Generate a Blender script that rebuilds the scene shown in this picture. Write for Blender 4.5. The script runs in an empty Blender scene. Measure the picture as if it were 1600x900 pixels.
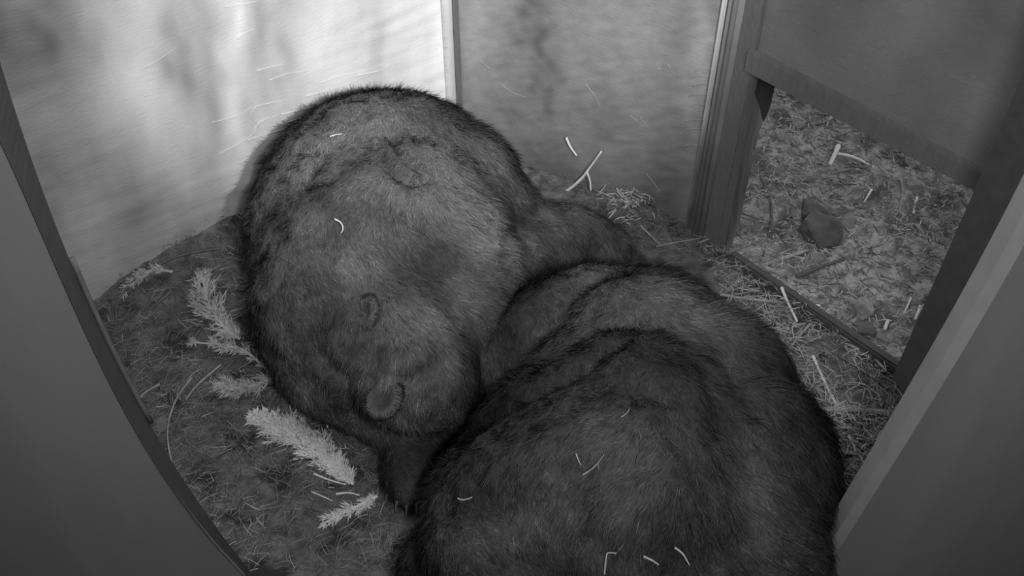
import bpy, bmesh, math, random
import numpy as np
from mathutils import Vector, Matrix, noise

random.seed(7); rng = np.random.default_rng(7)
S = bpy.context.scene
COL = S.collection

# ---------------------------------------------------------------- camera, world, lamps, exposure
H = 3.0; PITCH = math.radians(47); F = 1700.0
cam_data = bpy.data.cameras.new('camera'); cam = bpy.data.objects.new('camera', cam_data); COL.objects.link(cam)
cam.location = (0, 0, H); cam.rotation_euler = (math.pi/2 - PITCH, 0, 0)
cam_data.lens = F/1600*36; cam_data.sensor_width = 36; cam_data.clip_start = 0.02
S.camera = cam

world = bpy.data.worlds.new('dim_dawn'); S.world = world; world.use_nodes = True
bg = world.node_tree.nodes['Background']
bg.inputs[0].default_value = (1, 1, 1, 1); bg.inputs[1].default_value = 0.2

def P(px, py, z=0.0):
    """point at height z seen at a pixel of the 1600x900 frame"""
    u = (px-800)/F; v = (py-450)/F
    d = (H-z)/(math.sin(PITCH)+v*math.cos(PITCH))
    return Vector((u*d, d*(math.cos(PITCH)-v*math.sin(PITCH)), z))
def depth(px, py, z):
    v = (py-450)/F
    return (H-z)/(math.sin(PITCH)+v*math.cos(PITCH))
def PW(px, py, a, b):
    """point on the upright plane through ground points a, b"""
    u = (px-800)/F; v = (py-450)/F
    r = Vector((u, math.cos(PITCH)-v*math.sin(PITCH), -math.sin(PITCH)-v*math.cos(PITCH)))
    n = Vector((b.y-a.y, a.x-b.x, 0))
    t = (a-Vector((0, 0, H))).dot(n)/r.dot(n)
    return Vector((0, 0, H))+r*t

def spot(name, loc, target, energy, size, blend, radius=0.03):
    l = bpy.data.lights.new(name, 'SPOT'); l.energy = energy; l.spot_size = math.radians(size); l.spot_blend = blend
    l.shadow_soft_size = radius
    o = bpy.data.objects.new(name, l); COL.objects.link(o); o.location = loc
    o.rotation_euler = (Vector(target)-Vector(loc)).to_track_quat('-Z', 'Y').to_euler()
    return o
S.view_settings.view_transform = 'Standard'; S.view_settings.look = 'None'
S.view_settings.gamma = 1; S.view_settings.use_curve_mapping = False
S.view_settings.exposure = 1.6

# ground points of the walls
C = P(712, 215)                    # far corner
L = P(140, 500)                    # left wall near its dark post
R0 = P(1075, 372)                  # right wall meets the metal post
D0 = P(1118, 408); D1 = P(1395, 597)   # doorway wall
YP = 1.50                          # partition plane
CEIL = 3.35
ir_lamp = spot('infrared_lamp', (0.78, 0.02, 3.05), PW(640, -90, C, L), 350, 38, 1.0, 0.02)
fill_lamp = spot('added_fill_spot', (0.28, -0.1, 3.08), P(690, 440, 0.2), 70, 92, 1.0, 0.08)  # unseen extra spot, added as wide fill beside the main lamp
al = bpy.data.lights.new('soft_fill_light', 'AREA'); al.energy = 9.5; al.size = 1.6  # added soft ambient fill over the den, not a known fixture
ao = bpy.data.objects.new('soft_fill_light', al); COL.objects.link(ao); ao.location = (-0.45, 1.9, 3.28)

# ---------------------------------------------------------------- materials
def mat(name, col, rough=0.8, metallic=0.0, var=0.0, scale=5.0, stretch=(1, 1, 1), bump=0.0, bscale=40.0, bstretch=None,
        dark=None, dscale=3.0, dstretch=(1, 1, 1), dthr=(0.45, 0.6), spec=0.3, attr=None, dmix=1.0):
    m = bpy.data.materials.new(name); m.use_nodes = True
    nt = m.node_tree; N = nt.nodes; K = nt.links
    b = N['Principled BSDF']; b.inputs['Roughness'].default_value = rough; b.inputs['Metallic'].default_value = metallic
    b.inputs['Specular IOR Level'].default_value = spec
    tc = N.new('ShaderNodeTexCoord')
    def ntex(sc, st, detail=6, dist=0.0):
        mp = N.new('ShaderNodeMapping'); mp.inputs['Scale'].default_value = st
        K.new(tc.outputs['Object'], mp.inputs['Vector'])
        t = N.new('ShaderNodeTexNoise'); t.inputs['Scale'].default_value = sc; t.inputs['Detail'].default_value = detail
        t.inputs['Distortion'].default_value = dist
        K.new(mp.outputs[0], t.inputs['Vector']); return t
    if attr:
        a = N.new('ShaderNodeAttribute'); a.attribute_name = attr; cur = a.outputs['Color']
    else:
        t = ntex(scale, stretch)
        cr = N.new('ShaderNodeValToRGB'); cr.color_ramp.elements[0].position = 0.3; cr.color_ramp.elements[1].position = 0.7
        lo = max(col*(1-var), 0.0); hi = min(col*(1+var), 1)
        cr.color_ramp.elements[0].color = (lo, lo, lo, 1); cr.color_ramp.elements[1].color = (hi, hi, hi, 1)
        K.new(t.outputs['Fac'], cr.inputs[0]); cur = cr.outputs[0]
    if dark is not None:
        t2 = ntex(dscale, dstretch, 8, 0.4)
        r2 = N.new('ShaderNodeValToRGB'); r2.color_ramp.elements[0].position = dthr[0]; r2.color_ramp.elements[1].position = dthr[1]
        r2.color_ramp.elements[1].color = (dmix, dmix, dmix, 1)
        K.new(t2.outputs['Fac'], r2.inputs[0])
        mx = N.new('ShaderNodeMix'); mx.data_type = 'RGBA'
        K.new(r2.outputs[0], mx.inputs['Factor']); K.new(cur, mx.inputs['A']); mx.inputs['B'].default_value = (dark, dark, dark, 1)
        cur = mx.outputs['Result']
    K.new(cur, b.inputs['Base Color'])
    if bump:
        t3 = ntex(bscale, bstretch or (1, 1, 1), 5, 0.6)
        bp = N.new('ShaderNodeBump'); bp.inputs['Strength'].default_value = bump; bp.inputs['Distance'].default_value = 0.02
        K.new(t3.outputs['Fac'], bp.inputs['Height']); K.new(bp.outputs[0], b.inputs['Normal'])
    return m

M_wall_left = mat('worn_plywood', 0.50, 0.55, var=0.14, scale=6, stretch=(1.3, 1, 0.7), bump=0.35, bscale=5, bstretch=(0.8, 1, 5), dark=0.24, dscale=1.5, dstretch=(1.6, 1, 0.42), dthr=(0.47, 0.68), dmix=0.6)
M_wall_right = mat('scraped_plywood', 0.25, 0.6, var=0.22, scale=9, stretch=(3, 1, 6), bump=0.5, bscale=9, bstretch=(1.2, 1, 5), dark=0.10, dscale=2.2, dstretch=(1.6, 1, 0.8), dthr=(0.48, 0.7), dmix=0.75)
M_wall_door = mat('grey_board', 0.17, 0.8, var=0.25, scale=3, bump=0.15, bscale=60)
M_room = mat('dark_board', 0.12, 0.9, var=0.1)
M_header = mat('header_wood', 0.12, 0.8, var=0.12, scale=20, stretch=(6, 1, 1), bump=0.1, bscale=50)
M_jamb = mat('shaded_wood', 0.17, 0.9, var=0.12, scale=30)
M_panel = mat('smooth_panel', 0.17, 0.6, var=0.10, scale=1.6, stretch=(4, 1, 0.5), bump=0.05, bscale=120)
M_paneledge = mat('panel_edge_wood', 0.23, 0.6, var=0.08, scale=12)
M_edge_dark = mat('dark_board_edge', 0.065, 0.8, var=0.1, scale=20)
M_dark = mat('dark_rubber', 0.035, 0.7, var=0.1, scale=20)
M_metal = mat('galvanised_metal', 0.30, 0.42, metallic=0.25, var=0.15, scale=10, stretch=(3, 3, 0.4), bump=0.03, bscale=40)
M_metal_d = mat('stained_metal', 0.2, 0.5, metallic=0.25, var=0.3, scale=10, stretch=(3, 3, 0.6), dark=0.03, dscale=7, dstretch=(3, 3, 0.8), dthr=(0.48, 0.58), dmix=0.9)
M_white = mat('pale_bead', 0.55, 0.4, var=0.1)
M_soil_in = mat('den_soil', 0.11, 0.95, var=0.5, scale=22, bump=0.7, bscale=60, dark=0.03, dscale=9, dthr=(0.5, 0.65))
M_soil_out = mat('outside_dirt', 0.33, 0.95, var=0.45, scale=24, bump=0.9, bscale=60, dark=0.10, dscale=8, dthr=(0.46, 0.64))
M_rock = mat('rough_stone', 0.11, 0.9, var=0.3, scale=14, bump=0.5, bscale=40)
M_rock_p = mat('pale_stone', 0.24, 0.9, var=0.3, scale=14, bump=0.5, bscale=40)
M_straw = mat('dull_straw', 0.30, 0.7, var=0.4, scale=8)
M_strawlit = mat('pale_straw', 0.42, 0.7, var=0.3, scale=8)
M_straw_d = mat('dark_straw', 0.15, 0.8, var=0.4, scale=8)
M_twig = mat('twig_bark', 0.26, 0.8, var=0.3, scale=25)
M_twig_d = mat('dark_twig_bark', 0.10, 0.85, var=0.3, scale=25)
M_twig_p = mat('peeled_twig', 0.62, 0.7, var=0.15, scale=25)
M_needle = mat('dry_needles', 0.55, 0.6, var=0.15, scale=12)
M_needle_d = mat('dull_needles', 0.36, 0.7, var=0.3, scale=12)
M_furA = mat('bear_fur', 0.1, 0.6, attr='fur', bump=0.5, bscale=70, spec=0.15)
M_wallpaint = mat('worn_board', 0.3, 0.5, attr='fur', bump=0.12, bscale=30, bstretch=(1, 1, 4), spec=0.4)
M_flange = mat('flange_grime_falloff', 0.5, 0.4, var=0.1)
def grime_falloff(m, top=0.8):  # speckled dirt plus the lamp's fading down the post, mixed into base colour
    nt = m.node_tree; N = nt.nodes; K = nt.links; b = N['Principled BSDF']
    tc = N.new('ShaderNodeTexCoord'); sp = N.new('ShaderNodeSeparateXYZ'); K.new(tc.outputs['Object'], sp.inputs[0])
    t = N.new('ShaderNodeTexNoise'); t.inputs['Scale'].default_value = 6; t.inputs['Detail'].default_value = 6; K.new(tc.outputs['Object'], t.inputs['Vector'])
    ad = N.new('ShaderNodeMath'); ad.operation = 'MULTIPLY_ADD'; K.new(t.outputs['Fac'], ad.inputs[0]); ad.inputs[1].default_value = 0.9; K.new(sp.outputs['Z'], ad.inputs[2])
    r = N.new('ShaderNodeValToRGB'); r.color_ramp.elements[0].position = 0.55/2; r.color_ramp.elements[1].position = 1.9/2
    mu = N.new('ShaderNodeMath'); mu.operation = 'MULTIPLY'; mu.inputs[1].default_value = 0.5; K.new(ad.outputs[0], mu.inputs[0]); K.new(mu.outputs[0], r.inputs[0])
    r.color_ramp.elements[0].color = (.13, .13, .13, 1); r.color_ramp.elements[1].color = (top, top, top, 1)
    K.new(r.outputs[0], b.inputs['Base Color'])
grime_falloff(M_flange); grime_falloff(M_metal, 0.42); grime_falloff(M_metal_d, 0.30)
M_fibre_r = mat('dull_fibre', 0.30, 0.6, var=0.1)
M_fibre = mat('raised_fibre', 0.5, 0.6, var=0.1)
M_nose = mat('nose_skin', 0.02, 0.4, var=0.1)
M_claw = mat('claw_horn', 0.12, 0.4, var=0.2, scale=30)

# ---------------------------------------------------------------- helpers
def link(name, me, m=None, parent=None):
    o = bpy.data.objects.new(name, me); COL.objects.link(o)
    if m: me.materials.append(m)
    if parent: o.parent = parent
    return o
def from_bm(name, bm, m=None, parent=None, smooth=False):
    bmesh.ops.recalc_face_normals(bm, faces=bm.faces)
    me = bpy.data.meshes.new(name); bm.to_mesh(me); bm.free()
    if smooth: me.polygons.foreach_set('use_smooth', [True]*len(me.polygons))
    return link(name, me, m, parent)
def tag(o, label=None, cat=None, group=None, kind=None):
    if label: o['label'] = label
    if cat: o['category'] = cat
    if group: o['group'] = group
    if kind: o['kind'] = kind
    return o
def empty(name, loc):
    o = bpy.data.objects.new(name, None); COL.objects.link(o); o.location = loc; o.empty_display_size = 0.05
    return o
def prism(bm, pts, dvec):
    """closed slab: polygon pts pushed along dvec"""
    a = [bm.verts.new(p) for p in pts]; b = [bm.verts.new(Vector(p)+dvec) for p in pts]
    bm.faces.new(a); bm.faces.new(b[::-1])
    n = len(pts)
    for i in range(n): bm.faces.new((a[i], b[i], b[(i+1) % n], a[(i+1) % n]))
def slab(name, pts, dvec, m, parent=None, bevel=0.0):
    bm = bmesh.new(); prism(bm, pts, dvec)
    if bevel: bmesh.ops.bevel(bm, geom=bm.edges[:], offset=bevel, segments=2, affect='EDGES')
    return from_bm(name, bm, m, parent)
def up(p, z): return Vector((p.x, p.y, z))
def catmull(pts, n=6):
    pts = [Vector(p) for p in pts]; q = [pts[0]]+pts+[pts[-1]]; out = []
    for i in range(1, len(q)-2):
        for k in range(n):
            t = k/n; a, b, c, d = q[i-1:i+3]
            out.append(0.5*((2*b)+(c-a)*t+(2*a-5*b+4*c-d)*t*t+(3*b-a-3*c+d)*t**3))
    out.append(pts[-1]); return out
def tube(bm, pts, r0, r1, sides=6, n=5, wob=0.0):
    pts = catmull(pts, n) if len(pts) > 2 else [Vector(p) for p in pts]
    rings = []; m = len(pts); side = None
    for i, p in enumerate(pts):
        d = (pts[min(i+1, m-1)]-pts[max(i-1, 0)]).normalized()
        if side is None: side = d.orthogonal().normalized()
        side = (side-d*side.dot(d)).normalized(); b = d.cross(side)
        r = (r0+(r1-r0)*i/(m-1))*(1+random.uniform(-wob, wob))
        rings.append([bm.verts.new(p+r*(math.cos(2*math.pi*k/sides)*side+math.sin(2*math.pi*k/sides)*b)) for k in range(sides)])
    for a, b in zip(rings, rings[1:]):
        for k in range(sides): bm.faces.new((a[k], a[(k+1) % sides], b[(k+1) % sides], b[k]))
    bm.faces.new(rings[0][::-1]); bm.faces.new(rings[-1])
def np_mesh(name, V, Fc, m, parent=None, normals=None, colors=None):
    me = bpy.data.meshes.new(name)
    me.vertices.add(len(V)); me.vertices.foreach_set('co', np.asarray(V, np.float32).ravel())
    k = Fc.shape[1]; me.loops.add(Fc.size); me.loops.foreach_set('vertex_index', Fc.astype(np.int32).ravel())
    me.polygons.add(len(Fc)); me.polygons.foreach_set('loop_start', np.arange(0, Fc.size, k, dtype=np.int32))
    me.update(calc_edges=True)
    if colors is not None:
        a = me.color_attributes.new('fur', 'FLOAT_COLOR', 'POINT')
        c = np.ones((len(V), 4), np.float32); c[:, :3] = colors[:, None]; a.data.foreach_set('color', c.ravel())
    me.polygons.foreach_set('use_smooth', np.ones(len(Fc), bool))
    if normals is not None: me.normals_split_custom_set_from_vertices(normals.astype(np.float32))
    return link(name, me, m, parent)
def fan_strands(name, base, d0, d1, length, width, m, parent=None, nrm=None, col=None, seg=2):
    """many flat tapering strands as one mesh. base (n,3), d0 direction at the root, d1 at the tip"""
    n = len(base); side = np.cross(d0, rng.normal(size=(n, 3)) if nrm is None else nrm+rng.normal(scale=0.3, size=(n, 3))); side /= np.linalg.norm(side, axis=1)[:, None]+1e-9
    V = []; p = base.copy(); w = width
    L_ = length[:, None]/seg
    for s in range(seg):
        ww = (w*(1-0.45*s/seg))[:, None]
        V += [p-side*ww, p+side*ww]
        t = (s+0.5)/seg; d = d0*(1-t)+d1*t; d = d/(np.linalg.norm(d, axis=1)[:, None]+1e-9)
        p = p+d*L_
    V.append(p)
    k = 2*seg+1; V = np.stack(V, 1).reshape(-1, 3)
    f = []
    for s in range(seg-1): f += [(2*s, 2*s+1, 2*s+3), (2*s, 2*s+3, 2*s+2)]
    f.append((2*seg-2, 2*seg-1, 2*seg))
    f = np.array(f); Fc = (np.arange(n)[:, None, None]*k+f[None]).reshape(-1, 3)
    N_ = np.repeat(nrm, k, 0) if nrm is not None else None
    c_ = np.repeat(col, k, 0) if col is not None else None
    return np_mesh(name, V, Fc, m, parent, N_, c_)

# ---------------------------------------------------------------- structure
dl = (L-C).normalized(); dr = (R0-C).normalized(); dd = (D1-D0).normalized()
nl = Vector((-dl.y, dl.x, 0));  nl = nl if nl.x < 0 else -nl      # outward
nr = Vector((-dr.y, dr.x, 0));  nr = nr if nr.x > 0 else -nr
nd = Vector((-dd.y, dd.x, 0));  nd = nd if nd.x > 0 else -nd
TH = 0.05
def wall(name, a, b, nvec, m, z0=-0.05, z1=CEIL, local=True):
    """wall with object coordinates along its length for the material"""
    d = (b-a); ln = d.length; d.normalize()
    bm = bmesh.new(); prism(bm, [(0, 0, z0), (ln, 0, z0), (ln, 0, z1), (0, 0, z1)], Vector((0, TH, 0)))
    o = from_bm(name, bm, m)
    yv = Vector((-d.y, d.x, 0)); 
    o.matrix_world = Matrix(((d.x, yv.x, 0, a.x), (d.y, yv.y, 0, a.y), (0, 0, 1, 0), (0, 0, 0, 1)))
    if yv.dot(nvec) < 0: o.scale = (1, -1, 1)
    o['kind'] = 'structure'; return o
tL = (YP-C.y)/dl.y
LE = C+dl*tL
R1 = R0+dr*0.02
def painted_wall(name, a, b, nvec, m, tone, relief, step=0.014):
    """board wall: a fine grid facing the den, its tone and relief given in metres along and up the wall"""
    d = (b-a); ln = d.length; d.normalize(); nx = int(ln/step); nz = int((CEIL+0.05)/step)
    yv = Vector((-d.y, d.x, 0)); sg = 1 if yv.dot(nvec) > 0 else -1
    X, Z = np.meshgrid(np.linspace(0, ln, nx), np.linspace(-0.05, CEIL, nz), indexing='ij')
    V = []; col = []
    for x, z in zip(X.ravel(), Z.ravel()):
        V.append((x, -relief(x, z), z)); col.append(tone(x, z))
    V = np.array(V); k = len(V)
    idx = np.arange(k).reshape(nx, nz)
    Fq = np.stack([idx[:-1, :-1], idx[1:, :-1], idx[1:, 1:], idx[:-1, 1:]], -1).reshape(-1, 4)
    back = np.array([(0, TH, -0.05), (ln, TH, -0.05), (ln, TH, CEIL), (0, TH, CEIL)])
    cs = [idx[0, 0], idx[-1, 0], idx[-1, -1], idx[0, -1]]
    ex = [(k, k+1, k+2, k+3)]+[(cs[i], cs[(i+1) % 4], k+(i+1) % 4, k+i) for i in range(4)]
    o = np_mesh(name, np.vstack([V, back]), np.vstack([Fq, np.array(ex)]), m, colors=np.array(col+[0.2]*4))
    o.matrix_world = Matrix(((d.x, yv.x*sg, 0, a.x), (d.y, yv.y*sg, 0, a.y), (0, 0, 1, 0), (0, 0, 0, 1)))
    o['kind'] = 'structure'; return o
def nz3(x, y, s): return noise.noise(Vector((x, y, s)))
def wpos(px, py, a, b):
    p = PW(px, py, a, b); return ((p-a).dot((b-a).normalized()), p.z)
stL = [(wpos(px, py, C, L), w, h, k) for px, py, w, h, k in ((300, 70, .10, .28, .42), (320, 200, .07, .35, .25), (432, 60, .09, .30, .38), (410, 190, .07, .4, .22),
    (60, 330, .10, .5, .22), (590, 60, .04, .5, .16), (250, 330, .15, .15, .2), (30, 30, .2, .2, .45), (330, 360, .15, .12, .25), (90, 90, .25, .10, .12))]
ltL = [(wpos(px, py, C, L), w, h, k) for px, py, w, h, k in ((215, 110, .14, .22, .28), (370, 40, .03, .10, .35), (690, 100, .10, .6, .2), (370, 150, .05, .2, .2))]
def toneL(x, z):
    wx = x+0.05*nz3(x*5, z*5, 1); wz = z+0.08*nz3(x*4, z*4, 8)
    v = 0.50*(1+0.22*nz3(x*2.2, z*1.2, 3)+0.16*nz3(x*6+z*3, z*4-x*2, 4)+0.10*nz3(x*14, z*6, 5)+0.05*nz3(x*40, z*14, 6))
    for (cx, cz), w, h, k in stL: v *= 1-k*min(1, 1.5*math.exp(-((wx-cx)/w)**2-((wz-cz)/h)**2))*(0.8+0.5*nz3(x*16, z*9, 7))
    for (cx, cz), w, h, k in ltL: v *= 1+k*math.exp(-((wx-cx)/w)**2-((wz-cz)/h)**2)
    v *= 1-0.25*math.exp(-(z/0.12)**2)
    return min(max(v, 0.05), 0.8)
def relL(x, z):
    m = max(0, nz3(x*1.5+4, z*1.5, 2)+0.15)
    return 0.010*nz3(x*1.2, z*1.0, 9)+0.006*m*nz3(x*4+z*2, z*26-x*2, 10)+0.0006*nz3(x*18, z*26, 11)
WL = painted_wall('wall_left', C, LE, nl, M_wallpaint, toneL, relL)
def fibres(wl, a, b, rel, lines, m, rr=0.0022):
    bm = bmesh.new()
    for ln in lines:
        pts = []
        for px, py in ln:
            x, z = wpos(px, py, a, b); pts.append((x, -rel(x, z)-0.002, z))
        tube(bm, pts, rr, 0.0007, 5, 4, 0.3)
    o = from_bm('torn_fibres', bm, m, wl, True); o['kind'] = 'stuff'
LF = [[(225, 105), (250, 90), (275, 72)], [(440, 178), (500, 165), (560, 150), (610, 140)], [(385, 218), (430, 205), (480, 196)], [(400, 165), (392, 176), (396, 188), (404, 198)], [(400, 165), (425, 160), (445, 158)],
      [(395, 210), (405, 190), (440, 178)], [(400, 110), (420, 105), (445, 100)], [(480, 150), (520, 140), (570, 122)], [(330, 190), (370, 180), (395, 165)], [(560, 118), (590, 112), (612, 104)], [(420, 125), (450, 115), (480, 112)],
      [(340, 240), (375, 222), (400, 205)], [(450, 190), (500, 178), (540, 160)], [(500, 130), (540, 118), (580, 110)], [(350, 10), (380, 6), (410, 0)], [(370, 60), (385, 50), (400, 44)]]
fibres(WL, C, L, relL, LF, M_fibre)
stR = [(wpos(px, py, C, R0), w, h, k) for px, py, w, h, k in ((830, 20, .10, .22, .42), (850, 130, .07, .18, .35), (800, 170, .06, .1, .2), (930, 190, .10, .12, .2), (860, 250, .12, .12, .25), (1000, 300, .1, .1, .15), (1040, 280, .08, .2, .25))]
ltR = [(wpos(px, py, C, R0), w, h, k) for px, py, w, h, k in ((1085, 120, .04, .35, .5), (1000, 70, .1, .2, .2), (740, 60, .05, .4, .2))]
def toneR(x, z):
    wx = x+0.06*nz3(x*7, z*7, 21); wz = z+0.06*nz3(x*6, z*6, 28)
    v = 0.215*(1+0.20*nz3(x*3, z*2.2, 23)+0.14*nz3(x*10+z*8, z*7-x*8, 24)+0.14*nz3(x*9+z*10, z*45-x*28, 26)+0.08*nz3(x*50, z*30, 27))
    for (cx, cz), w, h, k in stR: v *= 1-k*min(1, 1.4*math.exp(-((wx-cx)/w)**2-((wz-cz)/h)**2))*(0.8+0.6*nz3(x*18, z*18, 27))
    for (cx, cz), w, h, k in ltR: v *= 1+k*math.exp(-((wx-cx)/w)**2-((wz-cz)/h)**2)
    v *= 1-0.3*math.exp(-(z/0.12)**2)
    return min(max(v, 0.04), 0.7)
def relR(x, z): return 0.005*nz3(x*2, z*2, 9)+0.003*nz3(x*8+z*6, z*34-x*20, 10)+0.0012*nz3(x*24, z*24, 11)
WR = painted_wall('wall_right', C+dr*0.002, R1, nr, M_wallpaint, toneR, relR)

RF = [[(1085+dx, 100+dy), (1095+dx, 96+dy), (1108+dx*0.3, 98+dy)] for dx, dy in ((0, 10), (-6, 22), (-3, 34), (-10, 50), (-8, 66), (-14, 90), (-12, 104), (-20, 130))]
RF += [[(745, 90), (752, 96), (765, 108)], [(1028, 105), (1032, 108), (1036, 106)], [(1043, 100), (1047, 106), (1050, 102)], [(985, 180), (998, 190), (1006, 198)], [(1000, 182), (1006, 190), (1014, 200)], [(780, 130), (800, 145), (822, 152)],
       [(1010, 270), (1022, 285), (1032, 300)], [(915, 130), (930, 150), (940, 172)]]
fibres(WR, C, R0, relR, RF, M_fibre_r, 0.0016)

# doorway wall: upper board, near board
TLp = PW(1200, 124, D0, D1); TRp = PW(1530, 293, D0, D1)
DZT = (TLp.z+TRp.z)/2
s_of = lambda p: (p-D0).dot(dd)
sj0 = s_of(PW(1165, 250, D0, D1)); sj1 = s_of(D1)
print('door', TLp, TRp, 'len', sj1)
tD = (YP-D0.y)/dd.y
DE = D0+dd*tD
z_tl, z_tr = TLp.z, TRp.z
Hu0 = PW(1180, 76, D0, D1).z; Hu1 = PW(1530, 258, D0, D1).z
def DP(s, z): return D0+dd*s+Vector((0, 0, z))
sl = s_of(TLp); sr = s_of(TRp)
print('sl', sl, 'sr', sr, 'z', z_tl, z_tr, Hu0, Hu1, 'DE', DE, 'LE', LE, 'C', C, 'R0', R0, 'D0', D0, 'D1', D1)
o = slab('wall_door', [DP(-0.02, Hu0-0.01), DP(tD, Hu0-0.01+(Hu1-Hu0)*tD/(sr)), DP(tD, CEIL), DP(-0.02, CEIL)], nd*TH, M_wall_door); o['kind'] = 'structure'
o = slab('trim_header', [DP(-0.02, z_tl), DP(sr+0.005, z_tr), DP(sr+0.005, Hu1), DP(-0.02, Hu0)], nd*0.09, M_header, bevel=0.004)
o.location = -nd*0.025; o['kind'] = 'structure'
# jamb beside the opening, far side reaches past the partition
o = slab('wall_door_near', [DP(sj1, -0.05), DP(tD, -0.05), DP(tD, CEIL), DP(sr, CEIL), DP(sr, z_tr)], nd*0.10, M_jamb); o.location = -nd*0.03; o['kind'] = 'structure'
# sill board that the door closes on
a = P(1225, 470); b = P(1399, 592)
o = slab('trim_sill', [DP(0.05, -0.02), DP(sj1+0.02, -0.02), DP(sj1+0.02, 0.075), DP(0.05, 0.075)], nd*0.04, M_edge_dark, bevel=0.008); o['kind'] = 'structure'

# front room shell
XB0, XB1, YB = -2.3, 2.6, -0.7
def box_wall(name, a, b, z0, z1, off, m):
    o = slab(name, [up(a, z0), up(b, z0), up(b, z1), up(a, z1)], off, m); o['kind'] = 'structure'; return o
box_wall('wall_front_left', Vector((XB0, YB, 0)), Vector((XB0, YP, 0)), -0.05, CEIL, Vector((-TH, 0, 0)), M_room)
box_wall('wall_front_right', Vector((XB1, YB, 0)), Vector((XB1, YP, 0)), -0.05, CEIL, Vector((TH, 0, 0)), M_room)
box_wall('wall_back', Vector((XB0, YB, 0)), Vector((XB1, YB, 0)), -0.05, CEIL, Vector((0, -TH, 0)), M_room)
cpts = [Vector((XB0, YB, CEIL)), Vector((XB1, YB, CEIL)), Vector((XB1, YP, CEIL)), up(DE+nd*0.1, CEIL), up(D0+nd*0.2, CEIL), up(R0+nr*0.3, CEIL), up(C+Vector((0, .2, 0)), CEIL), up(LE+nl*0.2, CEIL), Vector((XB0, YP, CEIL))]
o = slab('ceiling', cpts, Vector((0, 0, TH)), M_room); o['kind'] = 'structure'

# partition panels with slightly bowed inner edges, in the upright plane y = YP
def PY(px, py, y):
    u = (px-800)/F; v = (py-450)/F
    f = math.cos(PITCH)-v*math.sin(PITCH); t = y/f
    return Vector((u*t, y, H-t*(math.sin(PITCH)+v*math.cos(PITCH))))
def smooth_pix(pix, n=16, deg=3):
    q = np.array(pix, float); t = np.linspace(0, 1, len(q)); t = np.r_[0, np.cumsum(np.hypot(*np.diff(q, axis=0).T))]; t /= t[-1]
    u = np.linspace(0, 1, n)
    return list(zip(np.polyval(np.polyfit(t, q[:, 0], deg), u), np.polyval(np.polyfit(t, q[:, 1], deg), u)))
def panel(name, pix, outer_x, m, em, label):
    e = catmull([PY(px, py, YP) for px, py in smooth_pix(pix)], 4)
    e = [Vector((e[0].x+(e[0].x-e[3].x)*2, YP, CEIL))]+e
    z_last = e[-1].z
    if z_last > 0.0: e.append(Vector((e[-1].x-(e[-4].x-e[-1].x)*0.3, YP, -0.02)))
    else: e[-1].z = -0.02
    bm = bmesh.new()
    n = 14; rows = []
    for p in e:
        row = []
        for i in range(n+1):
            t = i/n; x = p.x+(outer_x-p.x)*t
            bow = -0.10*math.sin(min(t*2.4, 1)*math.pi/2)*(1 if p.z < CEIL-0.01 else 0.3)
            row.append(bm.verts.new((x, YP+bow, p.z)))
        rows.append(row)
    for a, b in zip(rows, rows[1:]):
        for i in range(n): bm.faces.new((a[i], a[i+1], b[i+1], b[i]))
    r = bmesh.ops.extrude_face_region(bm, geom=bm.faces[:])
    for v in r['geom']:
        if isinstance(v, bmesh.types.BMVert): v.co.y += 0.05 if outer_x > 0 else 0.012
    o = from_bm(name, bm, m, smooth=True); o.data.set_sharp_from_angle(angle=0.6); o['kind'] = 'structure'
    if outer_x < 0: return o
    bm = bmesh.new(); sg = 1 if outer_x > 0 else -1
    k = 0; prev = None
    for p in e:
        q = [bm.verts.new(Vector(p)+Vector((dx*sg, dy, 0))) for dx, dy in ((-0.012, -0.006), (0.01, -0.022), (0.01, 0.055), (-0.012, 0.05))]
        if prev:
            for i in range(4): bm.faces.new((prev[i], prev[(i+1) % 4], q[(i+1) % 4], q[i]))
        else: bm.faces.new(q)
        prev = q
    bm.faces.new(prev[::-1])
    c = from_bm('edge_lipping', bm, em, o); tag(c, label)
    return o
panel('wall_partition_left', [(-75, 110), (-25, 150), (0, 200), (22, 262), (48, 335), (78, 420), (112, 495), (150, 568), (195, 645), (240, 714), (290, 785), (335, 850), (375, 905)], XB0, M_panel, M_panel, 'smooth pale edge of the left panel')
panel('wall_partition_right', [(1640, 270), (1600, 342), (1540, 450), (1500, 525), (1435, 640), (1400, 690), (1360, 750), (1320, 815), (1275, 895)], XB1, M_panel, M_paneledge, 'paler edge strip of the right panel')

# trim: dark post on left wall, slim pale strip, corner bead
def vstrip(name, a, b, px0, px1, y0, z0, z1, out, m):
    """upright strip on wall a-b between two pixel columns measured at row y0"""
    p = PW(px0, y0, a, b); q = PW(px1, y0, a, b); p.z = q.z = 0
    o = slab(name, [up(p, z0), up(q, z0), up(q, z1), up(p, z1)], out, m, bevel=0.003); o['kind'] = 'structure'; return o
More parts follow.
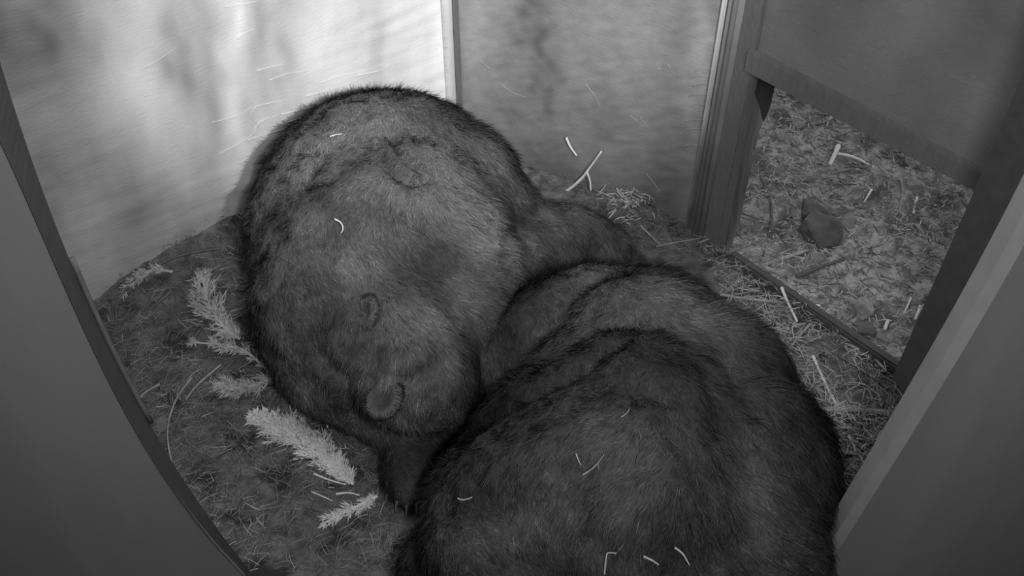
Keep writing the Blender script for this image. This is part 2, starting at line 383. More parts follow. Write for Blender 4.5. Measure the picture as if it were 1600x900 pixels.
# dark post stands just inside the left partition panel
pa = PY(122, 450, YP+0.13); pb = PY(60, 450, YP+0.13)
def post_at(name, y, pix_r, pix_l, th, m):
    r = catmull([PY(a, b, y) for a, b in pix_r], 5); l = catmull([PY(a, b, y) for a, b in pix_l], 5)
    r = [Vector((r[0].x-0.03, y, CEIL))]+r; l = [Vector((r[0].x-0.1, y, CEIL))]+l
    r.append(Vector((r[-1].x+0.03, y, -0.02))) if r[-1].z > 0 else None
    l.append(Vector((l[-1].x+0.03, y, -0.02))) if l[-1].z > 0 else None
    n = min(len(r), len(l)); r = r[:n-1]+[r[-1]]; l = l[:n-1]+[l[-1]]
    bm = bmesh.new(); prev = None
    for p, q in zip(r, l):
        vs = [bm.verts.new(p), bm.verts.new(q), bm.verts.new(q+Vector((0, th, 0))), bm.verts.new(p+Vector((0, th, 0)))]
        if prev:
            for i in range(4): bm.faces.new((prev[i], prev[(i+1) % 4], vs[(i+1) % 4], vs[i]))
        else: bm.faces.new(vs)
        prev = vs
    bm.faces.new(prev[::-1])
    o = from_bm(name, bm, m); o['kind'] = 'structure'; return o
rp = [(-25, 20), (0, 95), (12, 130), (33, 190), (62, 280), (92, 370), (124, 450), (166, 540), (208, 614), (250, 690), (300, 765), (352, 838), (392, 900)]
lp = [(-75, 110), (-25, 150), (0, 200), (22, 262), (48, 335), (78, 420), (112, 495), (150, 568), (195, 645), (240, 714), (290, 785), (335, 850), (375, 905)]
r_ = catmull([PY(a, b, YP+0.09) for a, b in smooth_pix(rp, 13)], 4); l_ = catmull([PY(a, b, YP) for a, b in smooth_pix(lp, 13)], 4)
r_ = [up(r_[0]-Vector((0.06, 0, 0)), CEIL)]+r_+[up(r_[-1], -0.02)]; l_ = [up(l_[0]-Vector((0.06, 0, 0)), CEIL)]+l_+[up(l_[-1], -0.02)]
bm = bmesh.new(); prev = None
for p, q in zip(r_, l_):
    q = q+Vector((0.004, -0.003, 0))
    vs = [bm.verts.new(p), bm.verts.new(q), bm.verts.new((q.x-0.06, q.y+0.055, q.z)), bm.verts.new((p.x-0.06, p.y, p.z))]
    if prev:
        for i in range(4): bm.faces.new((prev[i], prev[(i+1) % 4], vs[(i+1) % 4], vs[i]))
    else: bm.faces.new(vs)
    prev = vs
bm.faces.new(prev[::-1])
from_bm('trim_panel_edge', bm, M_edge_dark)['kind'] = 'structure'
r2 = [p+Vector((0.004, 0.004, 0)) for p in r_[21:36]]
bm = bmesh.new(); tube(bm, r2, 0.006, 0.006, 6, 1)
from_bm('trim_pipe', bm, M_header, smooth=True)['kind'] = 'structure'
vstrip('trim_corner_left', C, L, 691, 703, 60, -0.05, CEIL, -nl*0.015, M_wall_left)
vstrip('trim_corner_bead', C, R0, 705, 709, 60, -0.05, CEIL, -nr*0.03, M_white)
vstrip('trim_corner_right', C, R0, 710, 719, 60, -0.05, CEIL, -nr*0.008, M_header)

# galvanised door post with ribs
pr = empty('trim_door_post', R0); pr['kind'] = 'structure'
u_ = (D0-R0); ul = u_.length; u_.normalize(); w_ = Vector((u_.y, -u_.x, 0)); w_ = w_ if w_.y < 0 else -w_
def rib(name, s0, s1, out0, out1, m, z1=CEIL):
    a = R0+u_*s0*ul; b = R0+u_*s1*ul
    o = slab(name, [a+w_*out0, b+w_*out0, b+w_*out1, a+w_*out1], Vector((0, 0, z1)), m, bevel=0.003)
    o.parent = pr; o.matrix_parent_inverse = Matrix.Translation(-R0); return o
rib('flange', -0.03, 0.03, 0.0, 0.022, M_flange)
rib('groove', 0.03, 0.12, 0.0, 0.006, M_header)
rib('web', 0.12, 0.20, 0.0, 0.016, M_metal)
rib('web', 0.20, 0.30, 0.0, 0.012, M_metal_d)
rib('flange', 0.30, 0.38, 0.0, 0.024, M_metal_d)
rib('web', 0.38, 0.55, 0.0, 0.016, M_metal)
rib('timber_face', 0.55, 1.03, -0.03, 0.014, M_header)

# ---------------------------------------------------------------- ground
def hn(x, y, s, seed=0): return noise.noise(Vector((x*s, y*s, seed)))
PILE = P(270, 400)
def in_h(x, y):
    h = 0.022*hn(x, y, 3, 1)+0.014*hn(x, y, 9, 2)+0.008*hn(x, y, 25, 3)
    g = math.exp(-(((x-PILE.x)/0.40)**2+((y-PILE.y)/0.42)**2)); h += 0.13*g
    q = P(345, 345); g = math.exp(-(((x-q.x)/0.16)**2+((y-q.y)/0.16)**2)); h += 0.16*g
    q = P(1010, 330); g = math.exp(-(((x-q.x)/0.22)**2+((y-q.y)/0.22)**2)); h += 0.07*g
    q = P(1110, 440); g = math.exp(-(((x-q.x)/0.15)**2+((y-q.y)/0.15)**2)); h += 0.05*g
    return h+0.02
def out_h(x, y):
    h = 0.035*hn(x, y, 2.2, 5)+0.035*hn(x, y, 7, 6)+0.022*hn(x, y, 18, 7)+0.010*hn(x, y, 42, 8)
    return h+0.042
def grid(name, x0, x1, y0, y1, step, keep, hf, m):
    nx = int((x1-x0)/step)+1; ny = int((y1-y0)/step)+1
    bm = bmesh.new(); vs = {}
    for i in range(nx):
        for j in range(ny):
            x = x0+i*step; y = y0+j*step
            if keep(x, y): vs[i, j] = bm.verts.new((x, y, hf(x, y)))
    for (i, j) in list(vs):
        if (i+1, j) in vs and (i, j+1) in vs and (i+1, j+1) in vs:
            bm.faces.new((vs[i, j], vs[i+1, j], vs[i+1, j+1], vs[i, j+1]))
    return from_bm(name, bm, m, smooth=True)
def side(p, a, n): return (p[0]-a.x)*n.x+(p[1]-a.y)*n.y
def inside(x, y):
    if y < YP: return True
    return side((x, y), C, nl) < 0.03 and side((x, y), R0, nr) < 0.03 and side((x, y), D0, nd) < 0.05
def outside(x, y): return side((x, y), D0, nd) > -0.02
fl = grid('floor', XB0, XB1, YB, C.y+0.05, 0.025, inside, in_h, M_soil_in); fl['kind'] = 'structure'
def ground_keep(x, y): return side((x, y), D0, nd) > 0.03 and x > 0.3
gr = grid('ground_outside', 0.4, 4.2, 1.2, 5.2, 0.02, ground_keep, out_h, M_soil_out); gr['kind'] = 'structure'

# ---------------------------------------------------------------- bears
def make_body(spheres, voxel=0.016, smooth=10, noise_amp=0.010, grooves=(), seed=0):
    """one continuous skin wrapped round a dense chain of spheres"""
    bm = bmesh.new()
    for c, r, sc in spheres:
        g = bmesh.ops.create_icosphere(bm, subdivisions=3, radius=1.0)
        for v in g['verts']: v.co = Vector((v.co.x*r*sc[0], v.co.y*r*sc[1], v.co.z*r*sc[2]))+c
    me = bpy.data.meshes.new('tmp'); bm.to_mesh(me); bm.free()
    o = bpy.data.objects.new('tmp', me); COL.objects.link(o)
    r = o.modifiers.new('r', 'REMESH'); r.mode = 'VOXEL'; r.voxel_size = voxel
    s = o.modifiers.new('s', 'SMOOTH'); s.factor = 0.6; s.iterations = smooth
    dg = bpy.context.evaluated_depsgraph_get(); ev = o.evaluated_get(dg)
    out = bpy.data.meshes.new_from_object(ev)
    bpy.data.objects.remove(o); bpy.data.meshes.remove(me)
    n = len(out.vertices); co = np.empty(n*3); out.vertices.foreach_get('co', co); co = co.reshape(-1, 3)
    no = np.empty(n*3); out.vertices.foreach_get('normal', no); no = no.reshape(-1, 3)
    d = np.array([noise.noise(Vector(p)*4+Vector((seed, 0, 0)))*1.6+noise.noise(Vector((p[0]*11, p[1]*11, p[2]*11+seed)))*0.9+noise.noise(Vector((p[0]*26, p[1]*26, p[2]*26+seed)))*0.5 for p in co])
    co = co+no*d[:, None]*noise_amp
    for poly, wid, dep in grooves:
        pl = [np.array(p) for p in catmull(poly, 6)]
        dist = np.full(n, 9.0)
        for a, b in zip(pl, pl[1:]):
            ab = b-a; t = np.clip(((co-a)@ab)/(ab@ab), 0, 1); dist = np.minimum(dist, np.linalg.norm(co-(a+t[:, None]*ab), axis=1))
        co = co-no*(dep*np.exp(-(dist/wid)**2))[:, None]
    co[:, 2] = np.maximum(co[:, 2], 0.012)
    out.vertices.foreach_set('co', co.ravel()); out.update()
    out.polygons.foreach_set('use_smooth', [True]*len(out.polygons))
    return out
def sph(px, py, z, rpx, sc=(1, 1, 1)):
    d = depth(px, py, z); return (P(px, py, z), rpx*d/F, sc)
def chain(pts, n=5):
    out = []
    for a, b in zip(pts, pts[1:]):
        for i in range(n):
            t = i/n; out.append(sph(*[a[k]*(1-t)+b[k]*t for k in range(4)]))
    out.append(sph(*pts[-1])); return out

def surf_pt(me_bvh, px, py):
    u = (px-800)/F; v = (py-450)/F
    r = Vector((u, math.cos(PITCH)-v*math.sin(PITCH), -math.sin(PITCH)-v*math.cos(PITCH))).normalized()
    h = me_bvh.ray_cast(Vector((0, 0, H)), r)
    return h
from mathutils.bvhtree import BVHTree
def bvh_of(me):
    return BVHTree.FromPolygons([v.co.copy() for v in me.vertices], [tuple(p.vertices) for p in me.polygons])

def fur_color(co, base, patches, seed):
    """grizzled coat colour: broad mottling plus paler-tipped patches"""
    v = np.array([1+0.75*noise.noise(Vector(p)*4.2+Vector((seed, 3, 1)))+0.45*noise.noise(Vector(p)*9+Vector((seed, 1, 1))) for p in co])
    c = base*v
    for q, rad, g in patches:
        q = np.array(q); r = np.linalg.norm(co-q, axis=1)
        c = c*(1+(g-1)*np.exp(-(r/rad)**2))
    return np.clip(c, 0.008, 0.6)

def fur_on(body, me, count, length, base, patches, seed, flow, parent, tip=1.25):
    n = len(me.polygons)
    me.calc_loop_triangles()
    tri = np.empty(len(me.loop_triangles)*3, int); me.loop_triangles.foreach_get('vertices', tri); tri = tri.reshape(-1, 3)
    co = np.empty(len(me.vertices)*3); me.vertices.foreach_get('co', co); co = co.reshape(-1, 3)
    no = np.empty(len(me.vertices)*3); me.vertices.foreach_get('normal', no); no = no.reshape(-1, 3)
    A = co[tri[:, 0]]; B = co[tri[:, 1]]; Cc = co[tri[:, 2]]
    ar = np.linalg.norm(np.cross(B-A, Cc-A), axis=1)
    ar *= (A[:, 2] > 0.03)*(0.25+0.75*(no[tri[:, 0], 2] > -0.3))
    # sparser out of view (behind and below the camera frame)
    t = rng.choice(len(tri), count, p=ar/ar.sum())
    r1 = np.sqrt(rng.random(count)); r2 = rng.random(count)
    w = np.stack([1-r1, r1*(1-r2), r1*r2], 1)
    p = (co[tri[t]]*w[:, :, None]).sum(1); nn = (no[tri[t]]*w[:, :, None]).sum(1); nn /= np.linalg.norm(nn, axis=1)[:, None]
    fl_ = np.array(flow(p)); 
    fl_ = fl_+rng.normal(scale=0.22, size=p.shape)
    # low frequency swirl of the coat
    sw = np.array([noise.noise_vector(Vector(q)*5+Vector((seed, 0, 0))) for q in p[::8]])
    sw = np.repeat(sw, 8, 0)[:count]*0
    q5 = p*4.5; ang = np.sin(q5[:, 0]*1.7+seed)+np.cos(q5[:, 1]*1.3+q5[:, 2]*2)
    ca, sa = np.cos(ang*0.5), np.sin(ang*0.5)
    fl_ = np.stack([fl_[:, 0]*ca-fl_[:, 1]*sa, fl_[:, 0]*sa+fl_[:, 1]*ca, fl_[:, 2]], 1)
    tg = fl_-nn*(fl_*nn).sum(1)[:, None]; tg /= np.linalg.norm(tg, axis=1)[:, None]+1e-6
    cl = np.array([noise.noise_vector(Vector(q)*22) for q in p]); c2 = np.array([noise.noise_vector(Vector(q)*60) for q in p])
    guard = (rng.random(count) < 0.15)[:, None]
    d0 = nn*np.where(guard, 0.85, 0.45)+tg+cl*0.35; d1 = tg*1.2+nn*np.where(guard, 0.30, 0.08)+cl*0.9+c2*0.7+np.array([0, 0, -0.15]); 
    d0 /= np.linalg.norm(d0, axis=1)[:, None]; d1 /= np.linalg.norm(d1, axis=1)[:, None]
    ln = length*rng.uniform(0.6, 1.25, count)*np.where(guard[:, 0], 1.5, 1.0)
    wd = rng.uniform(0.0006, 0.0011, count)
    c = fur_color(p, base, patches, seed)*rng.lognormal(0, 0.28, count)*(1+0.5*c2[:, 0]+0.35*cl[:, 1])*tip
    nv = nn*0.9+d0*0.15+cl*0.25+c2*0.2+rng.normal(scale=0.14, size=p.shape); nv /= np.linalg.norm(nv, axis=1)[:, None]
    o = fan_strands('fur', p-nn*0.004, d0, d1, ln, wd, M_furA, parent, nv, c)
    o['kind'] = 'stuff'; return o

def color_body(me, base, patches, seed):
    co = np.empty(len(me.vertices)*3); me.vertices.foreach_get('co', co); co = co.reshape(-1, 3)
    c = fur_color(co, base, patches, seed)
    a = me.color_attributes.new('fur', 'FLOAT_COLOR', 'POINT'); k = np.ones((len(co), 4), np.float32); k[:, :3] = c[:, None]
    a.data.foreach_set('color', k.ravel())

def ear(parent, centre, r, facing, upv, col, label=None):
    """rounded cupped ear"""
    bm = bmesh.new(); g = bmesh.ops.create_icosphere(bm, subdivisions=4, radius=1)
    for v in g['verts']:
        x, y, z = v.co
        dpt = 0.42*math.exp(-((x/0.62)**2+((z-0.05)/0.62)**2)) if y < 0 else 0
        v.co = Vector((x*0.95, y*0.40+dpt, z*(1.0 if z > 0 else 1.25)))*r
    f = facing.normalized(); uu = (upv-f*upv.dot(f)).normalized(); rr = uu.cross(f)   # y- axis faces 'facing'
    M = Matrix(((rr.x, -f.x, uu.x), (rr.y, -f.y, uu.y), (rr.z, -f.z, uu.z)))
    for v in bm.verts:
        k = noise.noise(v.co*40)*0.05*r
        v.co = M @ v.co + centre + Vector((k, k, k))
    me = bpy.data.meshes.new('ear'); bmesh.ops.recalc_face_normals(bm, faces=bm.faces); bm.to_mesh(me); bm.free()
    a = me.color_attributes.new('fur', 'FLOAT_COLOR', 'POINT'); k = np.ones((len(me.vertices), 4), np.float32)
    co = np.empty(len(me.vertices)*3); me.vertices.foreach_get('co', co); co = co.reshape(-1, 3)
    rel = (co-np.array(centre)); fd = rel@np.array(f); rad = np.linalg.norm(rel-fd[:, None]*np.array(f), axis=1)/r
    k[:, :3] = (col*np.clip(0.45+1.0*(rad-0.35), 0.45, 1.1))[:, None]; a.data.foreach_set('color', k.ravel())
    me.polygons.foreach_set('use_smooth', [True]*len(me.polygons))
    o = link('ear', me, M_furA); o.parent = parent; o.matrix_parent_inverse = parent.matrix_world.inverted() if False else Matrix.Translation(-parent.location)
    # ear fringe
    n = 3000; vi = rng.choice(np.nonzero((rad > 0.72))[0], n); p = co[vi]; rl = p-np.array(centre); nn = rl/np.linalg.norm(rl, axis=1)[:, None]
    d0 = nn+rng.normal(scale=0.3, size=p.shape); d1 = d0+rng.normal(scale=0.3, size=p.shape)
    d0 /= np.linalg.norm(d0, axis=1)[:, None]; d1 /= np.linalg.norm(d1, axis=1)[:, None]
    p = p+0; h = fan_strands('ear_fur', p, d0, d1, rng.uniform(0.006, 0.013, n), rng.uniform(0.0005, 0.0008, n), M_furA, o, nn, (k[vi, 0]*rng.uniform(0.8, 1.3, n)))
    h['kind'] = 'stuff'
    h.matrix_parent_inverse = Matrix.Identity(4)
    return o

# ---- far bear
wh1 = [(470, 232), (505, 240), (492, 262), (480, 275), (498, 286), (515, 284)]
wh2 = [(610, 205), (625, 235), (650, 258), (668, 275), (640, 282), (612, 268), (598, 245)]
A_sp = [sph(640, 365, 0.36, 160), sph(610, 400, 0.37, 160), sph(620, 300, 0.34, 160), sph(548, 375, 0.33, 163), sph(555, 480, 0.33, 163), sph(560, 425, 0.35, 165), sph(553, 325, 0.34, 155), sph(580, 305, 0.34, 158),
        sph(690, 320, 0.30, 140), sph(735, 345, 0.26, 112), sph(660, 420, 0.35, 160), sph(700, 500, 0.30, 120), sph(600, 520, 0.34, 140), sph(585, 330, 0.36, 150)]
A_sp += chain([(600, 540, 0.40, 112), (640, 575, 0.40, 100), (690, 610, 0.32, 66), (725, 630, 0.24, 44)], 4)     # head and muzzle
A_sp += chain([(740, 400, 0.25, 95), (830, 385, 0.17, 72), (905, 375, 0.13, 55), (950, 385, 0.09, 38)], 4)       # hind leg stretched to the wall
A_sp += chain([(520, 560, 0.25, 95), (560, 620, 0.13, 60), (620, 660, 0.10, 46), (650, 705, 0.08, 46), (640, 750, 0.07, 44)], 4)                              # folded foreleg
meA0 = make_body(A_sp, grooves=(), noise_amp=0.0, smooth=26); bv = bvh_of(meA0)
def on(bv_, pts):
    out = []
    for px, py in pts:
        h = surf_pt(bv_, px, py)
        out.append(h[0] if h[0] is not None else P(px, py, 0.3))
    return out
grA = [(on(bv, wh1), 0.014, 0.028), (on(bv, wh2), 0.016, 0.030),
       (on(bv, [(560, 478), (580, 492), (572, 510)]), 0.02, 0.02),
       (on(bv, [(690, 560), (640, 600), (625, 655)]), 0.03, 0.035), (on(bv, [(500, 560), (540, 600), (560, 650)]), 0.03, 0.03),
       (on(bv, [(840, 330), (800, 360), (790, 400)]), 0.04, 0.03)]
me = make_body(A_sp, grooves=grA, noise_amp=0.008, smooth=26, seed=2)
bv = bvh_of(me)
pA = on(bv, [(680, 500), (460, 330), (640, 240), (480, 400), (700, 200), (660, 545), (620, 420), (780, 290), (690, 395), (450, 510), (555, 395)])
patA = [(pA[0], 0.10, 2.0), (pA[1], 0.18, 1.35), (pA[2], 0.12, 1.0), (pA[4], 0.3, 0.75), (pA[8], 0.13, 0.6), (pA[9], 0.15, 1.05), (pA[10], 0.09, 1.4), (P(645, 730, 0.1), 0.17, 0.45), (pA[6], 0.14, 0.7), (pA[7], 0.16, 0.65)]
bearA = empty('grizzly_bear', P(600, 400)); tag(bearA, 'grizzly bear asleep in the far corner with a round ear showing', 'bear', 'sleeping bears')
TA = Matrix.Translation(-bearA.location)
BASE_A = 0.098
color_body(me, BASE_A, patA, 2)
bodyA = link('body', me, M_furA, bearA); bodyA.matrix_parent_inverse = TA
fA = fur_on(bodyA, me, 230000, 0.036, BASE_A, patA, 2, lambda p: np.stack([0.5+0*p[:, 0], -0.9+0*p[:, 0], -0.5+0*p[:, 0]], 1), bearA)
fA.matrix_parent_inverse = TA
e1 = on(bv, [(600, 628)])[0]; ear(bearA, e1+Vector((0.0, -0.01, 0.02)), 0.060, Vector((-0.3, -0.25, 0.95)), Vector((-0.5, -1, 0.3)), 0.10)
e2 = on(bv, [(572, 490)])[0]; ear(bearA, e2+Vector((0, 0, 0.004)), 0.054, Vector((-0.7, -0.3, 0.6)), Vector((-0.4, -0.1, 0.9)), 0.15)
for k, (cx, cy, ex, ey) in enumerate(((612, 768, 602, 790), (624, 778, 618, 802), (637, 783, 634, 808), (650, 781, 651, 806), (661, 774, 665, 797))):
    bm = bmesh.new(); a_ = bv.find_nearest(P(cx, cy, 0.07))[0]; b_ = P(ex, ey, 0.035); tube(bm, [a_, (a_+b_)/2+Vector((0, 0, 0.010)), b_], 0.007, 0.0015, 6, 4)
    o = from_bm('claw', bm, M_claw, bearA, True); o.matrix_parent_inverse = TA
bm = bmesh.new(); g = bmesh.ops.create_icosphere(bm, subdivisions=3, radius=0.03)
for v in bm.verts: v.co = Vector((v.co.x*0.8, v.co.y*1.2, v.co.z*0.8))+P(752, 642, 0.2)
o = from_bm('nose', bm, M_nose, bearA, True); o.matrix_parent_inverse = TA

# ---- near bear
B_sp = [sph(1010, 575, 0.40, 150), sph(1080, 640, 0.38, 170), sph(1122, 745, 0.38, 188), sph(1095, 860, 0.36, 200), sph(1000, 700, 0.44, 190),
        sph(905, 745, 0.38, 188), sph(860, 850, 0.38, 205), sph(960, 820, 0.44, 230), sph(790, 800, 0.26, 130), sph(940, 640, 0.40, 140),
        sph(1000, 960, 0.36, 200), sph(740, 900, 0.22, 120), sph(1040, 520, 0.36, 95)]
B_sp += chain([(1030, 500, 0.36, 85), (930, 500, 0.36, 90), (850, 530, 0.33, 88), (780, 575, 0.26, 78), (725, 620, 0.18, 56), (690, 655, 0.10, 40)], 5)   # foreleg laid against the other bear
B_sp += chain([(880, 930, 0.34, 150), (790, 985, 0.30, 115), (700, 1010, 0.24, 70), (660, 1020, 0.20, 45)], 4)   # head tucked below the frame
B_sp += chain([(1110, 960, 0.25, 140), (1000, 1040, 0.15, 90), (930, 1060, 0.1, 60)], 4)
meB0 = make_body(B_sp, noise_amp=0.0, smooth=16); bv = bvh_of(meB0)
grB = [(on(bv, [(965, 540), (925, 568), (880, 592), (820, 622), (760, 662), (720, 700)]), 0.022, 0.045),
       (on(bv, [(1080, 500), (1130, 560), (1160, 620), (1190, 650)]), 0.02, 0.016),
       (on(bv, [(1060, 520), (1100, 590), (1130, 650)]), 0.02, 0.012),
       (on(bv, [(700, 790), (760, 780), (830, 800), (900, 790)]), 0.05, 0.025),
       (on(bv, [(850, 760), (950, 740), (1050, 690)]), 0.05, 0.02), (on(bv, [(830, 880), (900, 850), (960, 860)]), 0.05, 0.02)]
me = make_body(B_sp, grooves=grB, noise_amp=0.008, smooth=16, seed=9); bv = bvh_of(me)
bvB = bv
pB = on(bv, [(900, 430), (1000, 450), (1100, 480), (920, 575), (860, 600), (1160, 620), (980, 540), (760, 830), (930, 700), (1250, 640)])
patB = [(pB[0], 0.13, 2.4), (pB[1], 0.18, 2.2), (pB[2], 0.15, 2.1), (pB[3], 0.05, 1.8), (pB[4], 0.05, 1.6), (pB[5], 0.12, 1.3), (pB[7], 0.07, 1.4)]
bearB = empty('grizzly_bear', P(1000, 750)); tag(bearB, 'big dark grizzly bear curled up nearest the camera with its broad back showing', 'bear', 'sleeping bears')
TB = Matrix.Translation(-bearB.location)
BASE_B = 0.044
color_body(me, BASE_B, patB, 9)
bodyB = link('body', me, M_furA, bearB); bodyB.matrix_parent_inverse = TB
fB = fur_on(bodyB, me, 260000, 0.036, BASE_B, patB, 9, lambda p: np.stack([0.3+0*p[:, 0], -1+0*p[:, 0], -0.4+0*p[:, 0]], 1), bearB)
fB.matrix_parent_inverse = TB
for q in ((880, 1075, 0.42), (735, 965, 0.42)):
    h = bv.find_nearest(P(*q))[0]
    ear(bearB, h+Vector((0, -0.01, 0.01)), 0.055, Vector((0.1, -0.5, 0.6)), Vector((0.3, -1, 0.4)), 0.05)
bm = bmesh.new(); g = bmesh.ops.create_icosphere(bm, subdivisions=3, radius=0.032)
for v in bm.verts: v.co = Vector((v.co.x*0.7, v.co.y*1.2, v.co.z*0.8))+P(625, 1028, 0.2)
o = from_bm('nose', bm, M_nose, bearB, True); o.matrix_parent_inverse = TB
bvA = bvh_of(bodyA.data)

# ---------------------------------------------------------------- outside: stones, twigs, litter
def ico_rock(name, c, s, m, seed, label, group='stones on the dirt outside'):
    random.seed(seed)
    bm = bmesh.new(); bmesh.ops.create_icosphere(bm, subdivisions=4, radius=1)
    pl = [(Vector((random.uniform(-1, 1), random.uniform(-1, 1), random.uniform(-0.2, 1))).normalized(), random.uniform(0.55, 0.85)) for _ in range(9)]
    for v in bm.verts:
        p = v.co.copy()
        for n_, k in pl:
            e = p.dot(n_)-k
            if e > 0: p -= n_*e*0.92
        p += v.co*noise.noise(v.co*3+Vector((seed, 0, 0)))*0.10+v.co*noise.noise(v.co*10+Vector((seed, 0, 0)))*0.04
        v.co = Vector((p.x*s[0], p.y*s[1], p.z*s[2]))
    o = from_bm(name, bm, m, smooth=True); o.location = c; o.rotation_euler = (random.uniform(-.2, .2), random.uniform(-.2, .2), random.uniform(0, 3))
    return tag(o, label, 'stone', group)
def G(px, py, lift=0.0):
    p = P(px, py, 0.02)
    z = (out_h if outside(p.x, p.y) else in_h)(p.x, p.y)
    p = P(px, py, z+lift); return p
def sc_px(px, py, n): return n*depth(px, py, 0)/F
rocks = [(1281, 368, 33, 33, 46, M_rock, 'largest stone on the dirt, dark with a pointed pale top'),
         (1270, 330, 24, 18, 22, M_rock, 'stone half buried behind the largest stone'),
         (1326, 348, 13, 16, 22, M_rock_p, 'small upright stone to the right of the largest stone'),
         (1345, 480, 22, 20, 28, M_rock_p, 'pale angular stone near the dark sill by the near jamb'),
         (1350, 515, 20, 16, 14, M_rock, 'dark stone just below the pale angular stone'),
         (1224, 182, 18, 14, 12, M_rock, 'dark round stone at the top left of the doorway'),
         (1247, 196, 12, 9, 8, M_rock_p, 'small pale stone beside the dark round stone at the top'),
         (1429, 290, 18, 13, 12, M_rock_p, 'pale flat stone to the upper right with a dark hollow below it')]
for i, (px, py, a, b, c, m, lab) in enumerate(rocks):
    ico_rock('stone', G(px, py, sc_px(px, py, c)*0.35), (sc_px(px, py, a), sc_px(px, py, b), sc_px(px, py, c)), m, 20+i, lab)

def twig(pix, r0, r1, m, label, cat='twig', group=None, lift=0.012, forks=(), name='twig', surf=None):
    def pt(p):
        if len(p) == 4: return PW(p[0], p[1], C, R0)-nr*p[2]
        if len(p) == 3: return P(*p)
        if surf is not None:
            h = surf_pt(surf, *p)
            if h[0] is not None: return h[0]+h[1]*lift
        return G(p[0], p[1], lift)
    pts = [pt(p) for p in pix]
    bm = bmesh.new(); tube(bm, pts, r0, r1, 6, 5, 0.12)
    base = pts[0].copy()
    for v in bm.verts: v.co -= base
    o = from_bm(name, bm, m, smooth=True); o.location = base
    for f in forks:
        q = [pt(p)-base for p in f]; bm = bmesh.new(); tube(bm, q, r0*0.6, r1*0.8, 5, 4, 0.1)
        c = from_bm('side_shoot', bm, m, o, True)
    return tag(o, label, cat, group)
GO = 'twigs lying outside the doorway'
tw = [
 ([(1310, 228), (1304, 242), (1296, 258)], .011, .008, M_twig_p, 'thick pale peeled stick on the dirt outside, upper middle'),
 ([(1308, 240), (1335, 246), (1366, 262)], .007, .005, M_twig_p, 'pale stick running right from the thick peeled stick'),
 ([(1300, 272), (1330, 264), (1362, 272)], .005, .003, M_twig, 'thin bent twig just below the thick peeled stick'),
 ([(1258, 283), (1300, 288), (1345, 288)], .004, .003, M_twig_d, 'dark straight thin twig under the thin bent twig'),
 ([(1407, 278), (1410, 300), (1405, 330)], .006, .004, M_twig, 'upright grey twig left of the flat stone'),
 ([(1433, 308), (1430, 320), (1427, 333)], .006, .005, M_twig_p, 'short pale twig below the flat stone'),
 ([(1362, 296), (1356, 306), (1350, 316)], .005, .003, M_twig_p, 'tiny pale twig in the middle of the dirt'),
 ([(1268, 300), (1290, 318), (1320, 328), (1340, 322)], .004, .003, M_twig, 'curved twig arching behind the largest stone'),
 ([(1187, 275), (1200, 300), (1206, 335), (1200, 370), (1192, 400)], .006, .004, M_twig_d, 'long dark bent twig near the door post'),
 ([(1243, 296), (1234, 315), (1230, 335)], .005, .004, M_twig, 'short grey twig left of the half buried stone'),
 ([(1194, 414), (1230, 402), (1262, 391)], .009, .006, M_twig, 'thick stick pointing at the base of the largest stone'),
 ([(1155, 408), (1200, 420), (1250, 440), (1300, 452)], .008, .005, M_twig, 'long stick lying across the doorway inside the sill'),
 ([(1245, 432), (1280, 418), (1318, 405)], .008, .006, M_twig_d, 'dark stick slanting up to the right below the largest stone'),
 ([(1125, 460), (1165, 467), (1215, 472)], .007, .005, M_twig, 'stick beside the near bear pointing to the sill'),
 ([(1221, 449), (1232, 475), (1246, 503)], .006, .004, M_twig_p, 'straight pale twig standing at the inner edge of the sill'),
 ([(1266, 506), (1245, 530), (1226, 555)], .005, .004, M_twig, 'slim twig slanting down left from the sill'),
 ([(1270, 556), (1288, 596), (1308, 635)], .006, .005, M_twig_p, 'pale straight twig beside the bear inside the sill'),
 ([(1280, 641), (1330, 640), (1395, 646)], .010, .009, M_twig, 'long thick stick lying level between bear and jamb'),
 ([(1293, 671), (1320, 668), (1345, 672)], .006, .005, M_twig, 'short stick just under the long level stick'),
 ([(1325, 675), (1355, 690), (1390, 697)], .008, .007, M_twig_d, 'dark stick sloping down towards the right panel'),
 ([(1325, 680), (1332, 692), (1337, 706)], .005, .004, M_twig_p, 'small pale crossing twig by the right panel'),
 ([(1300, 704), (1335, 708), (1375, 716)], .008, .006, M_twig, 'lowest level stick between the bear and right panel'),
 ([(1310, 555), (1350, 580), (1388, 608)], .006, .004, M_twig_d, 'dark twig parallel to the sill on the inside'),
 ([(1330, 540), (1360, 555), (1385, 580)], .005, .004, M_twig, 'thin grey twig close against the sill'),
 ([(1388, 499), (1385, 507), (1382, 516)], .007, .006, M_twig_p, 'short fat pale chip right of the pale angular stone'),
 ([(1423, 466), (1418, 478), (1412, 490)], .004, .003, M_twig_p, 'thin pale splinter left of the near jamb'),
 ([(1437, 478), (1434, 489), (1429, 500)], .005, .004, M_twig_p, 'pale splinter touching the near jamb'),
 ([(1504, 346), (1506, 353), (1504, 362)], .005, .004, M_twig_p, 'pale splinter at the far right edge of the dirt'),
 ([(1430, 350), (1443, 368), (1455, 390)], .006, .005, M_twig, 'grey stick sloping down right in the right part of the dirt'),
 ([(1268, 195), (1290, 190), (1320, 176)], .005, .003, M_twig, 'thin twig near the top of the doorway view'),
 ([(1302, 178), (1297, 186), (1291, 197)], .006, .004, M_twig_p, 'short pale twig crossing the top thin twig'),
 ([(1258, 410), (1275, 375), (1290, 350)], .003, .002, M_twig, 'hair thin twig leaning on the largest stone'),
]
for pix, r0, r1, m, lab in tw: twig(pix, r0*1.05, r1*1.05, m, lab, group=None)

